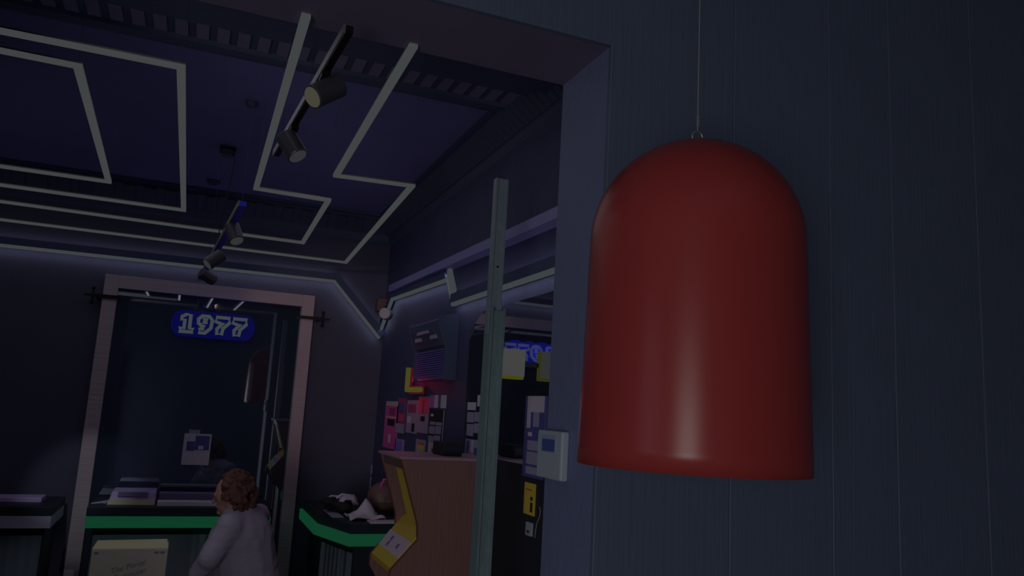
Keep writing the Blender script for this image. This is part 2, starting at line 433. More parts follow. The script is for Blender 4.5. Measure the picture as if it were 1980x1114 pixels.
wall_led([at_x(737, 655, XR), at_x(765, 580, XR), at_x(875, 542, XR)], (-1, 0, 0), 'backlit LED board on the side wall above the louvred cabinet')
wall_led([at_x(876, 526, XR), at_x(885, 570, XR)], (-1, 0, 0), 'short bright LED piece stepping down on the side wall', board=False, tubew=.04)
pe = at_x(1065, 530, XR); pe0 = at_x(884, 590, XR)
wall_led([pe0, Vector((XR, 2.5, pe.z - .005))], (-1, 0, 0), 'backlit LED board on the side wall running behind the metal post')
# pale cable tray above it
tl = MB(); a = at_x(752, 552, XR - .08); b = at_x(1070, 402, XR - .08)
d = (b - a).normalized(); b2 = a + d * ((2.4 - a.y) / d.y)
tl.prism([(XR - .002, a.y, a.z), (XR - .08, a.y, a.z), (XR - .08, a.y, a.z - .055), (XR - .002, a.y, a.z - .055)], b2 - a)
tag(tl.build('cable_tray', M['ledge']), 'long pale cable tray along the side wall above the LED boards', 'cable tray')

# ------------------------------------------------------------------ framed dark mirror on the back wall
yf = YB - .06
L0, R0 = at_y(205, 528, yf), at_y(609, 575, yf)
xl, xr, zt = L0.x, R0.x, (L0.z + R0.z) / 2
fw = .10
mirror = thing('framed_mirror', ((xl + xr) / 2, yf, 0), 'tall dark mirror in a pale wooden frame on the back wall', 'mirror')
g0, g1 = xl + fw - .01, xr - fw + .01; gz0, gz1 = .05, zt - fw + .01
def gy(x, z): return yf + .022 + (x - (xl + xr) / 2) * .0117 - (z - 1.3) * .005
MB().prism([(g0, gy(g0, gz0), gz0), (g1, gy(g1, gz0), gz0), (g1, gy(g1, gz1), gz1), (g0, gy(g0, gz1), gz1)], (0, .012, 0)).build('mirror_glass', M['mirror'], mirror)
MB().box((xl, yf - .02, 0), (xl + fw, YB, zt)).build('frame_side', M['frame'], mirror, bevel=.003)
MB().box((xr - fw, yf - .02, 0), (xr, YB, zt)).build('frame_side', M['frame'], mirror, bevel=.003)
MB().box((xl + fw, yf - .02, zt - fw), (xr - fw, YB, zt)).build('frame_top', M['frame'], mirror, bevel=.003)
def clamp(px, py, side):
    p = at_y(px, py, yf - .03)
    mb = MB()
    mb.bar(p + Vector((-.10, 0, 0)), p + Vector((.10, 0, 0)), .02, .025)
    mb.tube([p + Vector((side * .09, 0, -.05)), p + Vector((side * .09, 0, .05))], .008, 8)
    mb.ell(p + Vector((side * .09, 0, .055)), .014); mb.ell(p + Vector((side * .09, 0, -.055)), .014)
    mb.bar(p + Vector((side * .09, .0, 0)), p + Vector((side * .15, 0, 0)), .014, .014)
    mb.bar(p + Vector((side * .06, .0, 0)), p + Vector((side * .06, .09, 0)), .02, .02)
    mb.build('clamp', M['metal_dark'], mirror)
clamp(205, 573, -1); clamp(603, 615, 1)

# neon number 1977 on the mirror
D1 = [[(0, 0), (.78, 0), (.78, .2), (.56, .2), (.56, 1), (.30, 1), (.08, .86), (.08, .68), (.26, .70), (.26, .2), (0, .2)]]
D9 = [[(.12, 0), (.45, 0), (.76, .32), (.80, .80), (.62, 1), (.22, 1), (.02, .80), (.05, .55), (.25, .40), (.40, .40), (.36, .24), (.12, .22)], [(.30, .62), (.50, .62), (.52, .80), (.30, .80)]]
D7 = [[(.02, 1), (.80, 1), (.80, .72), (.46, .36), (.42, 0), (.14, 0), (.12, .30), (.46, .70), (.20, .68), (.0, .74)]]
sl = at_y(343, 640, yf - .03); sr = at_y(478, 648, yf - .03); st = at_y(347, 607, yf - .03)
hgt = .135; cw = (sr.x - sl.x) / 4.0
neon = thing('neon_number_sign', (sl.x, yf, sl.z), 'white neon numerals 1977 glowing blue on the framed mirror', 'neon sign')
for i, dg in enumerate((D1, D9, D7, D7)):
    ox = sl.x + cw * i + .01; mb = MB()
    for loop in dg:
        mb.tube([Vector((ox + p[0] * cw * 1.02, yf - .035, sl.z + p[1] * hgt)) for p in loop], .014, 8, closed=True)
    for q in ((.3, .1),): mb.tube([(ox + q[0] * cw, yf - .03, sl.z + .02), (ox + q[0] * cw, yf + .012, sl.z + .02)], .003, 6)
    mb.build('neon_numeral', M['neon_white'], neon, smooth=True)
for i in range(4):
    point('neon_blue_glow', (sl.x + cw * (i + .5), yf - .16, sl.z + hgt / 2), .6, (.03, .04, 1.0), .10, neon)
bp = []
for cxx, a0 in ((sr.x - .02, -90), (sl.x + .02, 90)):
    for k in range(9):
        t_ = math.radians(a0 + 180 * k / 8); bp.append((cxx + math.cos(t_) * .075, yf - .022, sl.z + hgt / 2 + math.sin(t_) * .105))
MB().prism(bp, (0, .008, 0)).build('halo_panel', M['halo_blue'], neon)  # solid glowing panel stands in for the soft blue halo round the numerals

# paper taped to the mirror
sh = thing('paper_notice', at_y(380, 870, yf), 'white paper notice with a dark picture taped to the framed mirror', 'paper')
a = at_y(357, 838, yf); b = at_y(403, 900, yf)
MB().box((a.x, yf + .006, b.z), (b.x, yf + .0118, a.z)).build('sheet', M['paper'], sh)
w_, h_ = b.x - a.x, a.z - b.z
MB().box((a.x + w_ * .42, yf + .0045, b.z + h_ * .48), (b.x - w_ * .06, yf + .0058, a.z - h_ * .06)).build('printed_picture', M['navyp'], sh)
MB().box((a.x + w_ * .12, yf + .0045, b.z + h_ * .45), (a.x + w_ * .41, yf + .0058, a.z - h_ * .25)).build('printed_picture', M['navyp'], sh)
MB().box((a.x + w_ * .55, yf + .003, b.z + h_ * .50), (b.x - w_ * .26, yf + .0044, b.z + h_ * .62)).build('printed_picture', M['paper'], sh)
MB().box((a.x + w_ * .15, yf + .009, a.z), (a.x + w_ * .55, yf + .0118, a.z + .03)).build('tape', M['paper_dim'], sh)

# ------------------------------------------------------------------ track lights
def rail(name, p0, p1, label, wires, m_, w=.034):
    t = thing(name, p0, label, 'track', 'spotlight tracks hung from the ceiling')
    d = (p1 - p0)
    mb = MB(); mb.bar(p0, p1, w, .022); mb.build('track_bar', M['metal_dark'] if m_ is M['rail'] else m_, t)
    side = d.normalized().cross(Vector((0, 0, 1)))
    MB().bar(p0 - side * (w / 2 + .003) , p1 - side * (w / 2 + .003), .006, .028).build('track_edge', M['rail'] if m_ is M['rail'] else M['rail'], t)
    for k in wires:
        p = p0 + d * k; MB().tube([p, Vector((p.x, p.y, ZC if p.y > 3.3 else ZC - .06))], .0009, 5).build('hanging_wire', M['thin'], t)
    return t
zr1, zr2 = 3.05, 2.88
r1a, r1b = at_z(676, 57, zr1), at_z(535, 298, zr1)
rail('track_rail', r1a, r1b, 'dark spotlight track nearest the opening, beside the zigzag LED line', (.45, .92), M['rail'], .022)
r2a, r2b = at_z(470, 394, zr2), at_z(388, 540, zr2)
rail('track_rail', r2a, r2b, 'blue-lit spotlight track hung above the framed mirror', (.02, .75), M['rail_blue_lit'], .03)
def spotlight(anchor, ca, cb, rad, label, lens, lit=None):
    """anchor on the track; ca back end, cb lens end"""
    t = thing('track_spotlight', anchor, label, 'spotlight', 'cylinder spotlights on the tracks')
    mb = MB(); ax = (cb - ca).normalized(); mb.tube([ca, ca + ax * .004, cb - ax * .004, cb], [rad * .9, rad, rad, rad * .96], 24)
    mb.build('lamp_body', M['spot'], t, smooth=False)
    mb = MB(); mb.tube([cb + ax * .0005, cb + ax * .004], [rad * .86, rad * .8], 24); mb.build('lens', lens, t)
    mid = ca.lerp(cb, .4)
    MB().box(anchor + Vector((-.014, -.03, -.030)), anchor + Vector((.014, .03, -.0115))).build('adapter', M['metal_dark'], t)
    MB().tube([anchor + Vector((0, 0, -.03)), mid], .007, 8).build('bracket', M['metal_dark'], t)
    if lit: spot('spot_beam', cb + ax * .01, ax, lit[0], lit[1], lit[2], t)
    return t
def on_rail(px, py, a, b, z):
    p = at_z(px, py, z); d = (b - a); k = max(.02, min(.98, (p.y - a.y) / d.y)); return a + d * k
an = on_rail(634, 138, r1a, r1b, zr1); yy = an.y
spotlight(an, at_y(656, 166, yy - .01), at_y(604, 188, yy - .05), .038, 'lit cylinder spotlight glowing warm on the track nearest the opening', M['lens_lit'], (40, (1.0, .62, .30), 70))
an = on_rail(566, 238, r1a, r1b, zr1); yy = an.y
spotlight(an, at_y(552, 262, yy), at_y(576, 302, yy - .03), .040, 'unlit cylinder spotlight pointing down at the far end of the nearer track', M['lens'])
an = on_rail(447, 428, r2a, r2b, zr2); yy = an.y
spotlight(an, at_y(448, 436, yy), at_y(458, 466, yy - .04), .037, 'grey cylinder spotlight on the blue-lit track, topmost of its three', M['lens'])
an = on_rail(408, 495, r2a, r2b, zr2); yy = an.y
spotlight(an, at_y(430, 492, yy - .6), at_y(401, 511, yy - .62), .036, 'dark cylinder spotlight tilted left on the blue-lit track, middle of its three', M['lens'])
an = on_rail(394, 528, r2a, r2b, zr2); yy = an.y
spotlight(an, at_y(388, 527, yy - .6), at_y(414, 543, yy - .56), .036, 'dark cylinder spotlight nearest the mirror, lowest on the blue-lit track', M['metal_dark'])

# added warm spots with no fixture of their own, onto mirror frame and wall
spot('frame_fill_spot', at_y(560, 420, 4.2), at_y(590, 590, YB) - at_y(560, 420, 4.2), 26, (1.0, .85, .42), 26)
spot('wall_fill_spot', at_y(598, 200, 2.85), at_y(665, 690, YB) - at_y(598, 200, 2.85), 270, (1.0, .68, .58), 32)

# ceiling fittings
def disc(px, py, r, h, label, name='smoke_detector', cat='detector', mm='cornice'):
    p = at_z(px, py, ZC); t = MB().lathe([(0.001, 0), (r, 0), (r, -h * .4), (r * .75, -h), (0.001, -h)], 20, (p.x, p.y, ZC))
    return tag(t.build(name, M[mm], smooth=False), label, cat), p
disc(413, 349, .05, .03, 'small dark round detector on the navy ceiling behind the canopy box')
disc(487, 197, .035, .03, 'small dark round detector on the navy ceiling left of the zigzag LED line')
p = at_z(441, 287, ZC); cb_ = thing('ceiling_power_box', p, 'dark ceiling power box with a thin cord feeding the far track', 'power box')
MB().box((p.x - .05, p.y - .05, ZC - .03), (p.x + .05, p.y + .05, ZC)).build('box_cover', M['metal_dark'], cb_, bevel=.005)
MB().box((p.x - .04, p.y - .09, ZC - .075), (p.x + .03, p.y - .03, ZC - .03)).build('junction', M['spot'], cb_, bevel=.004)
q = r2a.lerp(r2b, (p.y - r2a.y) / (r2b.y - r2a.y))
MB().tube([(p.x + .03, p.y - .05, ZC - .05), (p.x + .05, p.y - .05, ZC - .09), (p.x + .03, p.y - .02, ZC - .3), (q.x + .012, q.y, q.z)], .004, 6).build('cord', M['blackm'], cb_)

# ------------------------------------------------------------------ metal post in the opening
yp = 3.0
pt0, pt1 = at_y(960, 344, yp), at_y(983, 344, yp)
jz = at_y(960, 602, yp).z
post = thing('metal_post', (pt0.x + .03, yp, 0), 'free-standing worn grey metal post in front of the side wall mirror', 'post')
xa, xb = pt0.x, pt1.x
s = MB()
s.box((xa, yp, jz - .1), (xb, yp + .03, pt0.z)); s.box((xa, yp - .006, jz - .1), (xa + .008, yp, pt0.z)); s.box((xb - .008, yp - .006, jz - .1), (xb, yp, pt0.z))
s.build('upper_post', M['post'], post)
b0 = at_y(916, 1114, yp - .01); b1 = at_y(951, 1114, yp - .01); jt0 = at_y(948, 602, yp - .01); jt1 = at_y(970, 602, yp - .01)
s = MB(); x0, x1 = (b0.x + jt0.x) / 2, (b1.x + jt1.x) / 2
s.box((x0, yp - .02, 0), (x1, yp + .045, jz)); s.box((x0, yp - .028, 0), (x0 + .010, yp - .02, jz + .012)); s.box((x1 - .010, yp - .028, 0), (x1, yp - .02, jz + .012))
s.build('lower_post', M['post2'], post)
hp = at_y(962, 516, yp)
MB().tube([(hp.x, yp - .0005, hp.z), (hp.x, yp - .002, hp.z)], .005, 12).build('screw_hole', M['blackm'], post)
MB().box((x0 - .05, yp - .05, 0), (x1 + .05, yp + .08, .012)).build('base_plate', M['post2'], post)
# ------------------------------------------------------------------ red hanging dome (plain stand-in)
gc = Vector((1.128, 1.588, 0)); zt_ = 2.705; zh = 1.895
prof = []
for i in range(1, 25):
    th = (PI / 2) * i / 24; prof.append((.262 * math.sin(th), zt_ - .262 * (1 - math.cos(th))))
prof = [(.003, zt_)] + prof
for k in range(1, 13):
    f_ = k / 12; prof.append((.262 + .012 * f_, (zt_ - .262) * (1 - f_) + zh * f_))
inner = [(max(.002, r - .012), z - (.012 if r < .2 else .004 if z > zh + .01 else 0)) for r, z in reversed(prof)]
dome = thing('hanging_dome', (gc.x, gc.y, zh), 'large glossy red dome-topped hollow ornament hanging on a string before the planks', 'ornament')
dm = MB().lathe(prof + inner, 96, (gc.x, gc.y, 0)); dm.build('dome_shell', M['red'], dome, smooth=True)
hk = MB(); rr = .0155
hk.tube([(gc.x, gc.y, zt_ - .01), (gc.x, gc.y, zt_ + .004)] + [(gc.x - rr * math.sin(t_) * 1.0, gc.y, zt_ + .004 + rr - rr * math.cos(t_)) for t_ in [PI * 1.7 * k / 16 for k in range(1, 17)]], .0028, 8)
hk.build('hook', M['steel'], dome, smooth=True)
tg = MB(); zk = zt_ + .033
tg.tube([(gc.x, gc.y, zk), (gc.x, gc.y, 4.2)], .0016, 6)
for k in range(5):
    zz = zk + .018 + k * .006; tg.tube([(gc.x - .004, gc.y, zz - .002), (gc.x + .002, gc.y - .003, zz), (gc.x + .0045, gc.y, zz + .003)], .0014, 5)
tg.build('string', M['string'], dome)

# ------------------------------------------------------------------ thermostat on the jamb
tm = thing('thermostat', at_x(1062, 882, XJ), 'white wall control box with a small blue screen on the jamb', 'thermostat')
tn = at_x(1088, 835, XJ - .025); tf = at_x(1041, 835, XJ - .025); tb = at_x(1085, 932, XJ - .025)
y0, y1 = tn.y, tf.y; z1, z0 = tn.z, tb.z
MB().box((XJ - .027, y0, z0), (XJ, y1, z1)).build('case', M['white_plastic'], tm, bevel=.006)
dy, dz = y1 - y0, z1 - z0
MB().box((XJ - .0285, y0 + dy * .22, z0 + dz * .55), (XJ - .027, y1 - dy * .18, z0 + dz * .90)).build('screen_bezel', M['screen_edge'], tm)
MB().box((XJ - .0297, y0 + dy * .25, z0 + dz * .57), (XJ - .0286, y1 - dy * .24, z0 + dz * .82)).build('screen', M['screen_blue'], tm)

# small cable loose on the jamb
pts = [at_x(x, y, XJ - .005) for x, y in ((1043, 980), (1045, 988), (1043, 1000), (1038, 1012), (1036, 1024), (1034, 1040))]
tag(MB().tube(pts, .0013, 6).build('loose_wire', M['string']), 'thin white wire hanging on the jamb under the control box', 'wire')

# ------------------------------------------------------------------ side wall: mirror, notices, cabinet
XM = XR - .012
def rw(px, py, x=XR): return at_x(px, py, x)
sm = thing('wall_mirror', (XM, 4.0, 0), 'tall dark mirror with clipped corner on the side wall behind the post', 'mirror')
ztop = rw(1000, 583, XM).z; yl = rw(905, 700, XM).y; yr = rw(1017, 760, XM).y
zc_ = rw(908, 640, XM).z; yc2 = rw(935, 600, XM).y
poly = [(XM, yl, .05), (XM, yl, zc_), (XM, yc2, ztop), (XM, yr - .10, ztop), (XM, yr - .0, ztop - .12), (XM, yr, .05)]
poly = [(XM, yl, 1.765), (XM, yl, zc_), (XM, yc2, ztop), (XM, 2.75, ztop), (XM, 2.75, 1.765)]
MB().prism(poly, (XR - XM, 0, 0)).build('mirror_glass', M['mirror_r'], sm)
MB().box((XM, 2.75, 0), (XR, yl, 1.763)).build('lower_panel', M['black'], sm)

def sheet(px0, px1, py0, py1, name, label, cat, mm, x=XR, th=.004, layers=(), group=None, topskew=None):
    """a flat sheet on the side wall given by its far/near edges and its top/bottom; layers: printed areas in 0..1"""
    pa = rw(px0, (py0 + py1) / 2, x - th); pb = rw(px1, (py0 + py1) / 2, x - th)
    pm = (px0 + px1) / 2
    zt2 = rw(pm, py0, x - th).z; zb2 = rw(pm, py1, x - th).z
    ya, yb = pa.y, pb.y
    t = thing(name, (x, (ya + yb) / 2, zb2), label, cat, group)
    MB().box((x - th, yb, zb2), (x - .0003, ya, zt2)).build('sheet', M[mm], t)
    for k, (u0, u1, v0, v1, mk) in enumerate(layers):     # u from far edge to near edge, v from bottom
        Y0, Y1 = ya + (yb - ya) * u0, ya + (yb - ya) * u1; Z0, Z1 = zb2 + (zt2 - zb2) * v0, zb2 + (zt2 - zb2) * v1
        MB().box((x - th - .0012 - .0004 * k, Y1, Z0), (x - th - .0001, Y0, Z1)).build('printed_area', M[mk], t)
    return t
g = 'posters above the brown cabinet'
sheet(743, 768, 776, 868, 'poster', 'tall pink poster with cream heading, leftmost above the brown cabinet', 'poster', 'pink',
      layers=((.05, .95, .90, 1, 'cream'), (.35, .8, .70, .86, 'maroon'), (.25, .8, .48, .62, 'ink'), (.1, .9, .64, .67, 'cream'), (.4, .55, .12, .3, 'cream')), group=g)
sheet(767, 783, 770, 838, 'poster', 'narrow dark maroon poster with a pale caption beside the tall pink one', 'poster', 'maroon',
      layers=((0, 1, 0, .27, 'paper_dim'), (.2, .8, .6, .85, 'navyp'), (.3, .8, .35, .55, 'redp')), group=g)
sheet(786, 807, 774, 838, 'poster', 'white poster with a dark violet picture under the red neon letter', 'poster', 'paper_dim',
      layers=((.1, .85, .62, .88, 'maroon'), (.55, .8, .05, .3, 'ink'), (.1, .4, .3, .5, 'paper')), group=g)
sheet(808, 828, 767, 838, 'poster', 'white poster with a red upper half and black motif', 'poster', 'paper_dim',
      layers=((0, 1, .52, .97, 'redp'), (.3, .7, .32, .46, 'ink'), (.4, .6, .55, .9, 'maroon')), group=g)
sheet(831, 862, 764, 789, 'poster', 'pink and white picture above the black notice board', 'poster', 'paper',
      layers=((0, .3, 0, 1, 'purple'), (.55, .7, 0, 1, 'navyp'), (.08, .2, .3, .8, 'pink')), group=g)
sheet(829, 858, 792, 856, 'notice_board', 'black notice board carrying small grey text sheets, right of the posters', 'notice board', 'ink',
      layers=((.1, .28, .78, .86, 'paper'), (.08, .45, .52, .62, 'paper_dim'), (.5, .88, .52, .62, 'paper_dim'), (.05, .43, .24, .48, 'paper_dim'), (.48, .86, .26, .50, 'paper_dim'), (.05, .42, .0, .18, 'paper_dim'), (.46, .84, .04, .22, 'paper_dim'), (.96, 1, 0, 1, 'paper_dim')))
sheet(763, 780, 849, 884, 'postcard', 'white-bordered violet and blue picture low above the cabinet top', 'picture', 'paper_dim',
      layers=((.15, .85, .12, .9, 'purple'), (.2, .55, .2, .5, 'blue')), group='small pictures standing along the cabinet top')
sheet(803, 822, 850, 886, 'postcard', 'white-bordered rainbow coloured picture low above the cabinet top', 'picture', 'paper_dim',
      layers=((.18, .85, .42, .75, 'orangep'), (.18, .85, .72, .82, 'redp'), (.18, .85, .12, .38, 'teal')), group='small pictures standing along the cabinet top')
sheet(827, 848, 854, 887, 'postcard', 'white picture with dark drawings beside the black box', 'picture', 'paper',
      layers=((.35, .6, .05, .6, 'maroon'), (.6, .95, .5, .95, 'maroon'), (.65, .9, .1, .4, 'purple')), group='small pictures standing along the cabinet top')
xm = XM
sheet(904, 918, 778, 793, 'paper_note', 'small torn pale note at the top left of the side mirror', 'note', 'paper', x=xm)
sheet(903, 914, 797, 817, 'paper_note', 'grey text note on the side mirror, upper left of four', 'note', 'paper_dim', x=xm, group='four text notes on the side mirror')
sheet(917, 931, 797, 816, 'paper_note', 'grey text note on the side mirror, upper right of four', 'note', 'paper_dim', x=xm, group='four text notes on the side mirror')
sheet(902, 913, 820, 843, 'paper_note', 'grey text note on the side mirror, lower left of four', 'note', 'paper_dim', x=xm, group='four text notes on the side mirror')
sheet(916, 930, 819, 838, 'paper_note', 'grey text note on the side mirror, lower right of four', 'note', 'paper_dim', x=xm, group='four text notes on the side mirror')
sheet(899, 926, 850, 881, 'photo_print', 'grey streaky photo print below the text notes on the side mirror', 'picture', 'paper_dim', x=xm,
      layers=((.1, .3, .1, .9, 'navyp'), (.45, .6, .2, .95, 'paper'), (.7, .9, .05, .5, 'navyp')))
sheet(923, 933, 764, 786, 'paper_note', 'small white note beside the post at the top of the side mirror', 'note', 'paper', x=xm)
# board of notices beyond the jamb
sheet(1013, 1052, 766, 925, 'notice_board', 'dark blue notice board beyond the jamb with white and grey sheets', 'notice board', 'navyp', x=xm, th=.006,
      layers=((.12, .30, .60, 1, 'paper'), (.30, .95, .80, 1, 'paper'), (.45, .72, .62, .80, 'paper_dim'), (.22, .40, .50, .55, 'paper'), (.22, .85, .33, .45, 'paper_dim'), (.2, .82, .16, .31, 'paper_dim'), (.2, .75, .04, .13, 'paper_dim')))
sheet(1013, 1034, 934, 996, 'sticker', 'yellow sticker with black marks below the dark blue notice board', 'sticker', 'yellow', x=xm,
      layers=((.62, .82, .10, .40, 'ink'), (.62, .80, .46, .58, 'ink'), (.2, .7, .78, .80, 'ink')))
sheet(1016, 1026, 1010, 1036, 'wall_switch', 'small white wall switch below the yellow sticker', 'switch', 'white_plastic', x=xm, th=.012,
      layers=((.3, .7, .2, .4, 'ink'),))

# red neon letter and glow
ne = thing('neon_letter', rw(790, 755), 'red neon letter L on the side wall beside the louvred cabinet', 'neon sign')
xn = XR - .05
p0, p1, p2 = rw(791, 711, xn), rw(787, 754, xn), rw(813, 753, xn); p2.z = p1.z; p2.y = rw(813, 753, xn).y
p0.y = p1.y
MB().tube([p0, p1, p2], .019, 10).build('neon_tube', M['neon_red'], ne, smooth=True)
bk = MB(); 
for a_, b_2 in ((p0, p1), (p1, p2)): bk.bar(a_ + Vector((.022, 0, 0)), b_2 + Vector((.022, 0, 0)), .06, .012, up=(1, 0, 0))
bk.build('neon_glow_rim', M['neon_rim_glow'], ne)  # glowing red bars stand in for the glow around the tube
point('neon_red_glow', (xn - .08, (p1.y + p2.y) / 2, p1.z + .05), 4, (1.0, .02, .12), .04, ne)

# louvred cabinet (hooded unit) on the side wall
vc = thing('louvred_cabinet', (XR, 5.0, 2.2), 'dark hooded cabinet with violet louvred front high on the side wall', 'cabinet')
XV = XR - .08
def vz(px, py): return at_x(px, py, XV)
va, vb, vt = vz(797, 735), vz(856, 738), vz(856, 668)
ya, yb = va.y, vb.y; z0 = (va.z + vb.z) / 2; z1 = vz(826, 676).z; z2 = vz(826, 622).z
prof2 = [(XR, z0), (XV, z0), (XV, z1), (XV - .05, z1 + .12), (XV - .05, z2 - .02), (XV - .03, z2), (XR, z2 + .02)]
mb = MB(); mb.prism([(x, yb, z) for x, z in prof2], (0, .02, 0)); mb.build('side_panel', M['hvac'], vc)
mb = MB(); mb.prism([(x, ya - .02, z) for x, z in prof2], (0, .02, 0)); mb.build('side_panel', M['hvac'], vc)
MB().box((XV + .021, yb + .02, z0 + .005), (XR, ya - .02, z2 - .02)).build('case', M['hvac'], vc)
MB().prism([(x, yb + .02, z) for x, z in ((XV, z1 + .01), (XV - .046, z1 + .122), (XV - .046, z2 - .03), (XV - .028, z2 - .01), (XV + .02, z2 - .01), (XV + .02, z1 + .01))], (0, ya - yb - .04, 0)).build('hood', M['hvac'], vc)
nsl = 13
for i in range(nsl):
    z = z0 + .015 + (z1 - z0 - .02) * i / nsl; hh = (z1 - z0) / nsl
    MB().prism([(XV + .004, yb + .022, z), (XV + .018, yb + .022, z + hh * .72), (XV + .02, yb + .022, z + hh * .72), (XV + .02, yb + .022, z)], (0, ya - yb - .044, 0)).build('louvre', M['hvac_l'], vc)
xh = XV - .018
for (u0, u1) in ((.12, .35), (.62, .85)):
    MB().box((xh - .012, ya + (yb - ya) * u0 - .02, z1 + .055), (xh + .006, ya + (yb - ya) * u1, z1 + .08)).build('vent_slot', M['paper_dim'], vc)
MB().box((XV - .050, ya + (yb - ya) * .3, z1 + .095), (XV - .036, ya + (yb - ya) * .65, z1 + .115)).build('vent_slot', M['paper_dim'], vc)

# security camera in the corner
ca = at_x(741, 592, XR - .06)
cc = thing('security_camera', (XR, ca.y, ca.z), 'white security camera with brown bracket box high in the corner', 'camera')
MB().box((XR - .12, ca.y - .05, ca.z - .05), (XR, ca.y + .05, ca.z + .06)).build('bracket_box', M['brown'], cc, bevel=.006)
q1 = at_x(749, 611, XR - .10)
MB().tube([(XR - .16, q1.y - .16, q1.z), (XR - .10, q1.y, q1.z + .01)], [.045, .048], 20).build('camera_body', M['white_plastic'], cc, bevel=.006)
MB().tube([(XR - .10, q1.y + .02, q1.z + .01), (XR - .05, ca.y, ca.z)], .012, 10).build('arm', M['metal_dark'], cc)

# yellow-edged illuminated sign, hung from the side wall
sg = thing('illuminated_sign', (1.42, 3.4, 2.2), 'small square white illuminated sign with yellow edges sticking out beside the post', 'sign')
A, B = at_y(961, 672, 3.4), at_y(1014, 732, 3.4)
MB().box((A.x - .004, 3.412, B.z - .006), (B.x + .004, 3.45, A.z + .001)).build('sign_case', M['sign_yellow'], sg, bevel=.006)
MB().box((A.x, 3.402, B.z + .008), (B.x, 3.412, A.z)).build('sign_face', M['sign_white'], sg)
MB().box((A.x + .018, 3.4005, B.z + .045), (A.x + .027, 3.4019, B.z + .085)).build('sign_mark', M['sign_yellow'], sg)
MB().box((B.x, 3.425, (A.z + B.z) / 2 - .01), (XM, 3.44, (A.z + B.z) / 2 + .01)).build('sign_bracket', M['metal_dark'], sg)

# ------------------------------------------------------------------ brown arcade cabinet, seen from its side
yc, wc = 3.80, .46
cab = thing('arcade_cabinet', (1.25, yc + wc / 2, 0), 'brown wood-sided arcade cabinet with yellow control panel against the side wall', 'arcade cabinet')
def cx(px, py): return at_y(px, py, yc)
T, K1, K2, TP = cx(776, 890), cx(808, 1015), cx(808, 1044), cx(755, 1104)
xb = XM - .002 ; zt4 = cx(850, 890).z
prof3 = [(T.x, zt4), (K1.x, K1.z), (K2.x, K2.z), (TP.x, TP.z), (TP.x, TP.z - .06), (K2.x - .02, TP.z - .22), (K2.x - .02, .06), (K2.x, 0), (xb, 0), (xb, zt4)]
for y_ in (yc, yc + wc - .02):
    s = MB().prism([(x, y_, z) for x, z in prof3], (0, .02, 0)).build('side_panel', M['wood'], cab)
    tr = MB(); 
    for i in range(0, 4): tr.bar((prof3[i][0] - .001, y_ + .01, prof3[i][1]), (prof3[i + 1][0] - .001, y_ + .01, prof3[i + 1][1]), .022, .004, up=(1, 0, .2))
    tr.build('edge_trim', M['tmold'], s)
MB().box((T.x - .01, yc - .004, zt4), (xb, yc + wc + .004, zt4 + .012)).build('top_board', M['wood_top'], cab)
MB().box((1.42, yc + .02, .02), (xb - .001, yc + wc - .02, zt4)).build('back_board', M['wood'], cab)
# marquee underside, monitor bezel, control panel, front panel
MB().prism([(T.x + .012, yc + .02, zt4), (T.x + .02, yc + .02, zt4 - .05), (T.x + .20, yc + .02, zt4 - .07), (T.x + .20, yc + .02, zt4)], (0, wc - .04, 0)).build('marquee', M['brown'], cab)
MB().prism([(T.x + .035, yc + .021, zt4 - .055), (K1.x + .008, yc + .021, K1.z), (K1.x + .06, yc + .021, K1.z), (K1.x + .095, yc + .021, zt4 - .055)], (0, .21, 0)).build('monitor_bezel', M['yellow'], cab)
bz = MB().prism([(K1.x + .14, yc + .232, zt4 - .08), (K1.x + .10, yc + .232, K1.z + .0), (K1.x + .13, yc + .232, K1.z + .0), (K1.x + .17, yc + .232, zt4 - .08)], (0, wc - .253, 0)).build('screen', M['black'], cab)
cp = MB().prism([(K1.x + .05, yc + .021, K1.z - .005), (K2.x + .004, yc + .021, K2.z + .022), (TP.x + .005, yc + .021, TP.z + .006), (TP.x + .02, yc + .021, TP.z - .03), (K1.x + .05, yc + .021, K2.z - .08)], (0, wc - .042, 0)).build('control_panel', M['yellow'], cab)
da = Vector((TP.x + .005, 0, TP.z + .006)); db = Vector((K2.x + .004, 0, K2.z + .022)); dn = Vector((-(db - da).z, 0, (db - da).x)).normalized()
def cpp(u, y): 
    v_ = da.lerp(db, u); return Vector((v_.x, y, v_.z))
o_ = MB().prism([cpp(.28, yc + .021) + dn * .0005, cpp(.28, yc + wc - .021) + dn * .0005, cpp(.76, yc + wc - .021) + dn * .0005, cpp(.76, yc + .021) + dn * .0005], dn * .002).build('overlay', M['overlay'], cab)
for (u, yv) in ((.5, .14), (.42, .30), (.58, .30)):
    c0 = cpp(u, yc + yv) + dn * .002
    MB().tube([c0, c0 + dn * .006], .014, 16).build('button', M['slot'], cab)
MB().box((K2.x + .0, yc + .02, .02), (K2.x + .02, yc + wc - .02, TP.z - .1)).build('front_panel', M['black'], cab)
# black box on the cabinet top
q0, q1 = at_y(850, 888, yc + .2), at_y(888, 856, yc + .2)
bb = thing('black_box', ((q0.x + q1.x) / 2, yc + .2, zt4 + .012), 'plain black box standing on the brown cabinet top', 'box')
zt5 = q1.z
MB().box((q0.x, yc + .14, zt4 + .0125), (min(q1.x, xb - .002), yc + .34, zt5)).build('case', M['blackm'], bb, bevel=.006)
MB().box((q0.x + .01, yc + .137, zt4 + .03), (q1.x - .01, yc + .14, zt5 - .015)).build('front_plate', M['black'], bb)

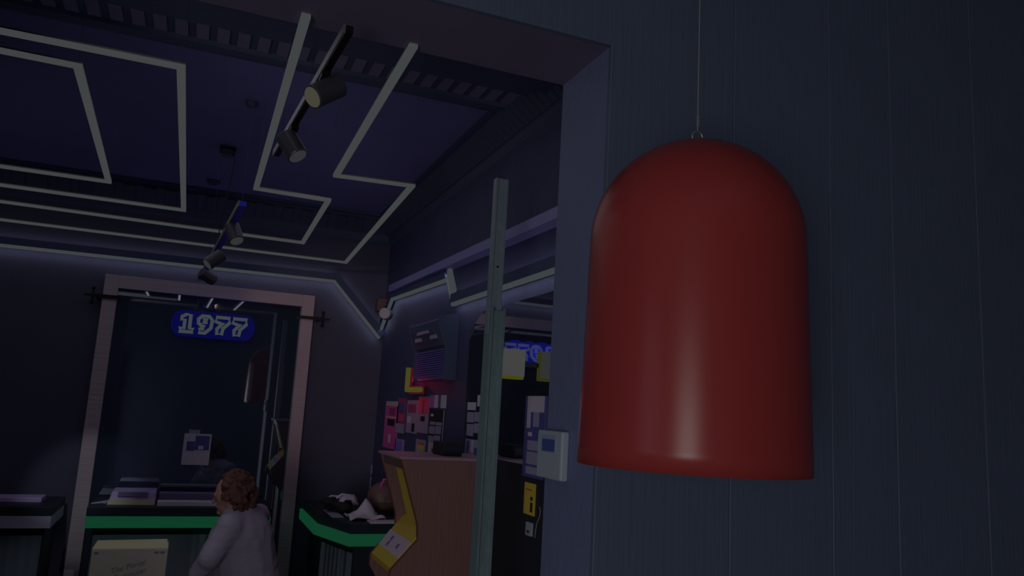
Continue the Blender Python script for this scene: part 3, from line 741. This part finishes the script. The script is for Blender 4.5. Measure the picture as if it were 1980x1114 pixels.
# ------------------------------------------------------------------ counters
def counter_base(t, x0, x1, y0, y1, zb, band, topm='black', lo=.92):
    zt6 = zb + .075
    MB().box((x0, y0 + .0, zt6), (x1, y1, zt6 + .06)).build('worktop', M['black'], t, bevel=.004)
    MB().box((x0, y0 - .012, zb), (x1, y1, zt6)).build('light_band', band, t)
    MB().box((x0 + .04, y0 + .10, 0), (x1 - .04, y1, zb)).build('body', M['black'], t)
    MB().box((x0 + .05, y0 + .085, 0.05), (x1 - .05, y0 + .098, zb - .06)).build('front_panel', M['plexi'], t)
yk = 6.03
pa, pb = at_y(163, 1019, yk), at_y(521, 1022, yk); zb = (pa.z + pb.z) / 2
mc = thing('bar_counter', ((pa.x + pb.x) / 2, yk + .2, 0), 'dark counter with glowing green band in front of the framed mirror', 'counter', 'counters along the back of the arcade')
counter_base(mc, pa.x, pb.x, yk, 6.60, zb, M['green'])
ztc = zb + .135
pc = at_y(97, 1018, yk)
lc = thing('bar_counter', (pc.x - .8, yk + .2, 0), 'dark counter with unlit white band left of the framed mirror', 'counter', 'counters along the back of the arcade')
counter_base(lc, -2.9, pc.x, yk, 6.60, zb, M['band_off'])
pd = at_y(83, 976, 6.35)
tag(MB().box((-2.4, 6.25, ztc), (pd.x, 6.45, ztc + .03)).build('wooden_board', M['lavender'], bevel=.003), 'long pale lavender board lying on the left counter', 'board')
# right counter with chamfered corner
rc = thing('corner_counter', (1.2, 5.5, 0), 'dark corner counter with glowing green band behind the brown cabinet', 'counter', 'counters along the back of the arcade')
c0 = at_z(608, 1012, zb + .075); c1 = at_z(676, 1034, zb + .075); c2 = at_z(770, 1034, zb + .075)
xe = XR - .005
poly = [(c0.x, c0.y), (c1.x, c1.y), (xe, c1.y), (xe, 6.5), (c0.x, 6.5)]
def ext(poly, z0, z1, name, mm, t, bev=0): return MB().prism([(x, y, z0) for x, y in poly], (0, 0, z1 - z0)).build(name, mm, t, bevel=bev)
inn = [(c0.x + .02, c0.y), (c1.x + .01, c1.y + .02), (xe, c1.y + .02), (xe, 6.5), (c0.x + .02, 6.5)]
ext(poly, zb, zb + .075, 'light_band', M['green'], rc); ext(inn, zb + .075, ztc, 'worktop', M['black'], rc)
inn2 = [(c0.x + .1, c0.y + .02), (c1.x + .06, c1.y + .1), (xe, c1.y + .1), (xe, 6.5), (c0.x + .1, 6.5)]
ext(inn2, 0, zb, 'body', M['black'], rc)
a3, b3 = Vector((inn2[0][0] - .012, inn2[0][1], 0)), Vector((inn2[1][0] - .012, inn2[1][1], 0))
dd = b3 - a3
for k in range(7):
    s0 = a3 + dd * (k / 7 + .01); s1 = a3 + dd * (k / 7 + .125)
    MB().bar((s0.x, s0.y, zb - .42), (s0.x, s0.y, zb - .06), .012, .1, up=dd).build('ribbed_panel', M['plexi'], rc)
kp = at_y(655, 1089, 5.3)
# clutter on the right counter
zt7 = ztc
def blob(center, size, n, r, mm, name, label, cat, seed, vox=.012):
    random.seed(seed); mb = MB()
    for i in range(n):
        mb.ell((center[0] + random.uniform(-1, 1) * size[0], center[1] + random.uniform(-1, 1) * size[1], center[2] + size[2] * random.random()), (r * random.uniform(.6, 1.3), r * random.uniform(.6, 1.3), r * random.uniform(.5, 1)), 10, 7)
    o = mb.build(name, M[mm], mods=(('remesh', vox), ('smooth', 3))); return tag(o, label, cat)
cl = at_z(695, 1000, zt7 + .02)
# crumpled pale cloth
random.seed(3)
mb = MB(); n = 12; vs = []; 
for i in range(n + 1):
    for j in range(n + 1):
        u, v = i / n - .5, j / n - .5; r2 = math.hypot(u, v)
        h = max(0, .11 * (1 - 2.6 * r2)) + .012 * math.sin(9 * u + 5 * v) + .012 * math.cos(13 * v - 4 * u) + .016
        vs.append((cl.x + .05 + u * .24, cl.y + .08 + v * .28, zt7 + max(.002, h)))
fs = [(i * (n + 1) + j, (i + 1) * (n + 1) + j, (i + 1) * (n + 1) + j + 1, i * (n + 1) + j + 1) for i in range(n) for j in range(n)]
mb.add(vs, fs); o = mb.build('crumpled_cloth', M['paper'], smooth=True)
q = o.modifiers.new('solid', 'SOLIDIFY'); q.thickness = .003
tag(o, 'crumpled pale cloth lying on the corner counter edge', 'cloth')
hp_ = at_z(652, 983, zt7 + .03)
hs = thing('controller_heap', (hp_.x, hp_.y, zt7), 'dark heap of game controllers with grey straps on the corner counter', 'controllers')
mb = MB()
random.seed(5)
for i in range(9):
    mb.ell((hp_.x + random.uniform(-.07, .12), hp_.y + random.uniform(-.07, .09), zt7 + .03 + .05 * random.random()), (.055, .045, .03), 12, 8)
mb.build('dark_shells', M['blackm'], hs, mods=(('remesh', .01), ('smooth', 2)))
for i in range(5):
    x_, y_ = hp_.x + random.uniform(-.05, .08), hp_.y + random.uniform(-.06, .06)
    MB().tube([(x_ - .06, y_ - .02, zt7 + .06 + .012 * i), (x_ - .02, y_, zt7 + .10 + .008 * i), (x_ + .04, y_ + .01, zt7 + .10 + .006 * i), (x_ + .08, y_ + .02, zt7 + .06)], .009, 8).build('strap', M['paper'], hs, smooth=True)
pp = at_z(640, 988, zt7)
tag(MB().box((pp.x - .05, pp.y - .35, zt7), (pp.x + .03, pp.y + .04, zt7 + .004)).build('paper_sheet', M['paper_dim']), 'flat grey paper sheet along the left edge of the corner counter', 'paper')
bs = at_z(720, 1012, zt7)
tag(MB().box((bs.x - .02, c1.y + .05, zt7), (xe - .1, c1.y + .16, zt7 + .012)).build('paper_stack', M['paper'], bevel=.002), 'thin white stack of paper on the near corner counter edge', 'paper')
# brown padded bag behind the cabinet
bg = at_y(741, 992, 5.75)
bo = thing('brown_bag', (bg.x, 5.75, zt7), 'rounded brown bag on the corner counter left of the brown cabinet', 'bag')
MB().ell((bg.x, 5.75, zt7 + .125), (.13, .09, .11), 20, 14).lathe([(.11, .0), (.12, .02), (.12, .06), (.1, .08)], 24, (bg.x, 5.75, zt7 + .014)).build('bag_body', M['brown'], bo, mods=(('remesh', .012), ('smooth', 4)))
MB().tube([(bg.x - .05, 5.70, zt7 + .18), (bg.x - .03, 5.69, zt7 + .25), (bg.x + .03, 5.69, zt7 + .25), (bg.x + .05, 5.70, zt7 + .18)], .01, 8).build('handle', M['pink'], bo, smooth=True)
bw = at_y(742, 935, YB)
for i, (px0, py0, px1, py1, lb) in enumerate(((736, 900, 746, 918, 'small grey sheet on the back wall left of the cabinet, top one'), (735, 922, 744, 946, 'small grey sheet on the back wall left of the cabinet, second from top'), (732, 955, 746, 975, 'dark pink sheet on the back wall just above the brown bag'))):
    a, b = at_y(px0, py0, YB - .004), at_y(px1, py1, YB - .004); b.x = min(b.x, XR - .01)
    tag(MB().box((a.x, YB - .004, b.z), (b.x, YB - .0003, a.z)).build('wall_note', M['paper_dim'] if i < 2 else M['maroon']), lb, 'note')

# things on the middle counter
bx = thing('cassette_deck', at_y(255, 980, 6.2), 'lavender plastic machine with a dark slot on the green-lit counter', 'machine')
a, b = at_y(206, 983, 6.18), at_y(302, 952, 6.18)
MB().prism([(a.x, 6.18, ztc), (b.x, 6.18, ztc), (b.x, 6.20, b.z), (a.x + .02, 6.20, b.z)], (0, .26, 0)).build('case', M['lavender'], bx, bevel=.006)
MB().box((a.x + .06, 6.176, ztc + .055), (b.x - .05, 6.19, ztc + .085)).build('slot', M['slot'], bx)
MB().box((a.x, 6.165, ztc + .0), (b.x, 6.18, ztc + .03)).build('front_lip', M['card_in'], bx)
a, b = at_y(303, 980, 6.12), at_y(430, 980, 6.12)
tag(MB().box((a.x, 6.10, ztc + .0003), (b.x + .06, 6.20, ztc + .032)).build('keyboard', M['paper'], bevel=.003), 'long low pale keyboard-like bar lying on the green-lit counter', 'bar')
tag(MB().box((a.x, 6.42, ztc + .0003), (b.x + .1, 6.52, ztc + .055)).build('shelf_board', M['slot'], bevel=.003), 'narrow grey bar lying behind the pale one on the counter', 'bar')
a = at_y(192, 981, 6.2)
mbp = MB()
for i in range(4): mbp.tube([(a.x - .05 + i * .02, 6.16 + .01 * i, ztc + .006), (a.x + i * .02, 6.2, ztc + .012 + .004 * i), (a.x + .04, 6.18 + .01 * i, ztc + .006)], .006, 6)
tag(mbp.build('coiled_cable', M['paper_dim'], smooth=True), 'small coil of pale cable at the left end of the green-lit counter', 'cable')

# cardboard box on a black stool
yb_ = 5.35
a, b = at_y(178, 1063, yb_), at_y(325, 1063, yb_)
zb_ = a.z; x0, x1 = a.x, b.x
cbx = thing('cardboard_box', ((x0 + x1) / 2, yb_ + .15, zb_ - .42), 'beige cardboard box with printed script standing before the green-lit counter', 'box')
MB().box((x0, yb_, zb_ - .42), (x1, yb_ + .30, zb_)).build('box_body', M['card'], cbx, bevel=.003)
MB().prism([(x0, yb_ + .001, zb_), (x1, yb_ + .001, zb_), (x1 - .012, yb_ + .15, zb_ + .030), (x0 + .012, yb_ + .15, zb_ + .024)], (0, 0, .004)).build('flap', M['card_in'], cbx)
MB().prism([(x0 + .012, yb_ + .152, zb_ + .024), (x1 - .012, yb_ + .152, zb_ + .030), (x1, yb_ + .30, zb_), (x0, yb_ + .30, zb_)], (0, 0, .004)).build('flap', M['card_in'], cbx)
for (u0, u1) in ((.03, .09), (.82, .88), (.90, .96)): MB().box((x0 + (x1 - x0) * u0, yb_ - .001, zb_ - .028), (x0 + (x1 - x0) * u1, yb_ - .0002, zb_ - .014)).build('print_mark', M['ink_box'], cbx)
def text(body, loc, size, mm, parent, name, rot=(PI / 2, 0, 0), shear=.3):
    cu = bpy.data.curves.new(name, 'FONT'); cu.body = body; cu.size = size; cu.align_x = 'CENTER'; cu.shear = shear; cu.extrude = .0006
    o = bpy.data.objects.new(name, cu); C.objects.link(o); o.data.materials.append(mm); o.location = loc; o.rotation_euler = rot
    bpy.context.view_layer.update(); me = bpy.data.meshes.new_from_object(o.evaluated_get(bpy.context.evaluated_depsgraph_get()))
    me.materials.clear(); me.materials.append(mm); bpy.data.objects.remove(o); o = bpy.data.objects.new(name, me); C.objects.link(o); o.location = loc; o.rotation_euler = rot
    o.parent = parent; o.matrix_parent_inverse = Matrix.Translation(parent.location).inverted(); return o
text('The Portal', ((x0 + x1) / 2 + .0, yb_ - .001, zb_ - .115), .045, M['ink_box'], cbx, 'printed_text', (PI / 2, -.28, 0))
text('Computer', ((x0 + x1) / 2 + .01, yb_ - .001, zb_ - .160), .045, M['ink_box'], cbx, 'printed_text', (PI / 2, -.28, 0))
stl = thing('stool', ((x0 + x1) / 2, yb_ + .15, 0), 'black stool under the beige cardboard box', 'stool')
zs = zb_ - .42
MB().box((x0 + .02, yb_ + .01, zs - .035), (x1 - .02, yb_ + .29, zs - .0005)).build('seat', M['black'], stl, bevel=.008)
for sx in (x0 + .05, x1 - .05):
    for sy in (yb_ + .04, yb_ + .26): MB().tube([(sx, sy, 0), (sx, sy, zs - .035)], .012, 10).build('leg', M['metal_dark'], stl)

# ------------------------------------------------------------------ woman by the counter, seen from behind, facing left
yp_ = 5.0
def pw_(px, py, dy=0): return at_y(px, py, yp_ + dy) 
hd = pw_(448, 956); fdir = Vector((-.88, .40, -.25)).normalized()       # gaze direction, slightly down
base = Vector((pw_(478, 1100).x, yp_, 0))
per = thing('person', base, 'woman in a pale grey jacket with auburn curls bending toward the cardboard box', 'person')
fl = Vector((fdir.x, fdir.y, 0)).normalized(); sd = Vector((fl.y, -fl.x, 0))   # sd: toward camera side
if sd.y > 0: sd = -sd
neck = pw_(462, 988); chest = pw_(468, 1040); waist = pw_(476, 1100); pel = Vector((waist.x + .02, yp_, .82))
shN = pw_(462, 1015) + sd * .13; shF = pw_(478, 1008) - sd * .16
elN = pw_(426, 1072) + sd * .16; wrN = pw_(394, 1106) + sd * .10
elF = shF + fl * .12 + Vector((0, 0, -.28)); wrF = elF + fl * .22 + Vector((0, 0, -.10))
bd = MB()
R = fdir.to_track_quat('X', 'Z').to_matrix()
bd.ell(hd, (.095, .075, .112), 20, 14, R)
hx = R @ Vector((1, 0, 0)); hy = R @ Vector((0, 1, 0)); hz = R @ Vector((0, 0, 1))
bd.ell(hd + hx * .035 - hz * .055, (.058, .052, .055), 16, 10, R)                 # jaw
bd.limb([hd + hx * .088 + hz * .012, hd + hx * .112 - hz * .020], [.009, .014])     # nose
bd.ell(hd + hx * .092 - hz * .052, (.012, .024, .010), 10, 8, R)                   # mouth
bd.ell(hd + hx * .082 - hz * .088, (.022, .025, .018), 10, 8, R)                   # chin
for s_ in (-1, 1):
    bd.ell(hd + hy * .076 * s_ - hz * .01, (.020, .010, .032), 10, 8, R)            # ears
    bd.ell(hd + hx * .080 + hy * .032 * s_ + hz * .018, (.014, .022, .010), 10, 8, R)  # brow
bd.limb([hd - hz * .07 - hx * .01, neck + Vector((0, 0, .01)), neck + Vector((.01, 0, -.05))], [.056, .060, .075])
bd.limb([neck + Vector((.01, 0, -.07)), chest, waist, pel], [.11, .16, .16, .165])
def arm(a, b, c): bd.limb([a, a.lerp(b, .5), b, b.lerp(c, .5), c], [.062, .052, .043, .038, .028])
arm(shN, elN, wrN); arm(shF, elF, wrF)
bd.limb([shN, neck.lerp(chest, .35), shF], [.062, .09, .062])
def hand(wr, el):
    d_ = (wr - el).normalized(); d_ = (d_ + Vector((0, 0, -.25))).normalized(); w_ = d_.cross(Vector((0, 0, 1))).normalized(); n_ = w_.cross(d_)
    palm = wr + d_ * .055; bd.ell(palm, (.045, .038, .017), 12, 8, Matrix((d_, w_, n_)).transposed())
    for k, (o_, L_) in enumerate(((-.028, .062), (-.010, .074), (.009, .070), (.026, .054))):
        s_ = palm + d_ * .032 + w_ * o_; m1 = s_ + d_ * L_ * .5 - n_ * .006; e_ = m1 + d_ * L_ * .38 - n_ * L_ * .38
        bd.limb([s_, m1, e_], [.0095, .0085, .007], 8)
    s_ = palm - d_ * .02 - w_ * .034; bd.limb([s_, s_ + d_ * .03 - w_ * .025, s_ + d_ * .058 - w_ * .026 - n_ * .012], [.012, .0105, .0085], 8)
hand(wrN, elN); hand(wrF, elF)
feet = []
for s_ in (-1, 1):
    hip = pel + sd * .095 * s_ + Vector((0, 0, -.05)); kn = Vector((hip.x - .04, hip.y, .44)); an_ = Vector((hip.x + .02 * s_, hip.y, .09))
    bd.limb([hip, hip.lerp(kn, .5), kn, kn.lerp(an_, .4), an_], [.10, .088, .062, .058, .038])
    bd.limb([an_ + Vector((0, 0, -.05)), an_ + fl * .10 + Vector((0, 0, -.058)), an_ + fl * .16 + Vector((0, 0, -.064))], [.038, .03, .024])
    feet.append((hip, kn, an_))
bd.build('body', M['skin'], per, mods=(('remesh', .007), ('smooth', 3)))
# hair: a cap of short curls down to the collar
hr = MB(); random.seed(11)
hr.ell(hd - hx * .028 + hz * .016, (.094, .088, .108), 20, 14, R)
hr.ell(hd - hx * .060 - hz * .070, (.056, .070, .070), 16, 12, R)
for i in range(230):
    a_ = random.uniform(0, 2 * PI); e_ = random.uniform(-.98, 1)
    d_ = Vector((math.cos(a_) * math.sqrt(1 - e_ * e_), math.sin(a_) * math.sqrt(1 - e_ * e_), e_))
    if d_.x > .50 and d_.z < .62: continue
    if d_.x > .1 and d_.z < -.25: continue
    low = max(0, -d_.z)
    c_ = hd + R @ Vector((d_.x * .108 - .030 - .02 * low, d_.y * (.096 + .012 * low), d_.z * .128))
    hr.ell(c_, (random.uniform(.010, .021),) * 3, 8, 6)
hr.build('hair', M['hair'], per, mods=(('remesh', .006), ('smooth', 1)))
# jacket: follows body, ends at collar, wrists and hips
jk = MB()
jk.limb([neck + Vector((.015, .0, -.055)), chest, waist, waist.lerp(pel, .5)], [.125, .182, .182, .19])
jk.ell(chest + fl * .08 + Vector((0, 0, -.02)), (.12, .13, .12), 16, 12)                     # bust
jk.limb([shN, neck.lerp(chest, .38), shF], [.082, .115, .08])
jk.limb([shN, shN.lerp(elN, .5), elN, elN.lerp(wrN, .5), elN.lerp(wrN, .92)], [.084, .076, .066, .058, .050])
jk.limb([shF, shF.lerp(elF, .5), elF, elF.lerp(wrF, .5), elF.lerp(wrF, .92)], [.082, .072, .062, .054, .046])
jk.lathe([(.001, .30), (.17, .29), (.20, .18), (.215, .0), (.001, .0)], 28, (pel.x, pel.y, pel.z - .10))
random.seed(2)
jo = jk.build('jacket', M['shirt'], per, mods=(('remesh', .009), ('smooth', 4)))
tx = bpy.data.textures.new('cloth_folds', 'CLOUDS'); tx.noise_scale = .11; tx.noise_depth = 1
dq = jo.modifiers.new('folds', 'DISPLACE'); dq.texture = tx; dq.strength = .016; dq.mid_level = .5; dq.texture_coords = 'LOCAL'
cr = MB(); cr.tube([neck + Vector((math.cos(t_) * .085 + .008, math.sin(t_) * .080, -.02 + .02 * math.cos(t_))) for t_ in [2 * PI * k / 16 for k in range(16)]], .016, 8, closed=True)
cr.build('collar', M['shirt'], per, smooth=True)
tr = MB()
for hip, kn, an_ in feet: tr.limb([hip, hip.lerp(kn, .5), kn, kn.lerp(an_, .5), an_ + Vector((0, 0, .02))], [.118, .102, .078, .072, .062])
tr.build('trousers', M['trousers'], per, mods=(('remesh', .010), ('smooth', 3)))
for hip, kn, an_ in feet:
    s_ = MB(); s_.ell(an_ + Vector((0, 0, -.045)), (.055, .045, .043), 14, 10); s_.limb([an_ + Vector((0, 0, -.050)), an_ + fl * .10 + Vector((0, 0, -.052)), an_ + fl * .17 + Vector((0, 0, -.058))], [.040, .036, .030])
    s_.build('shoe', M['blackm'], per, mods=(('remesh', .008), ('smooth', 2)))
for s_ in (-1, 1): MB().ell(hd + hx * .086 + hy * .032 * s_ + hz * .004, .008, 10, 8).build('eye', M['slot'], per, smooth=True)
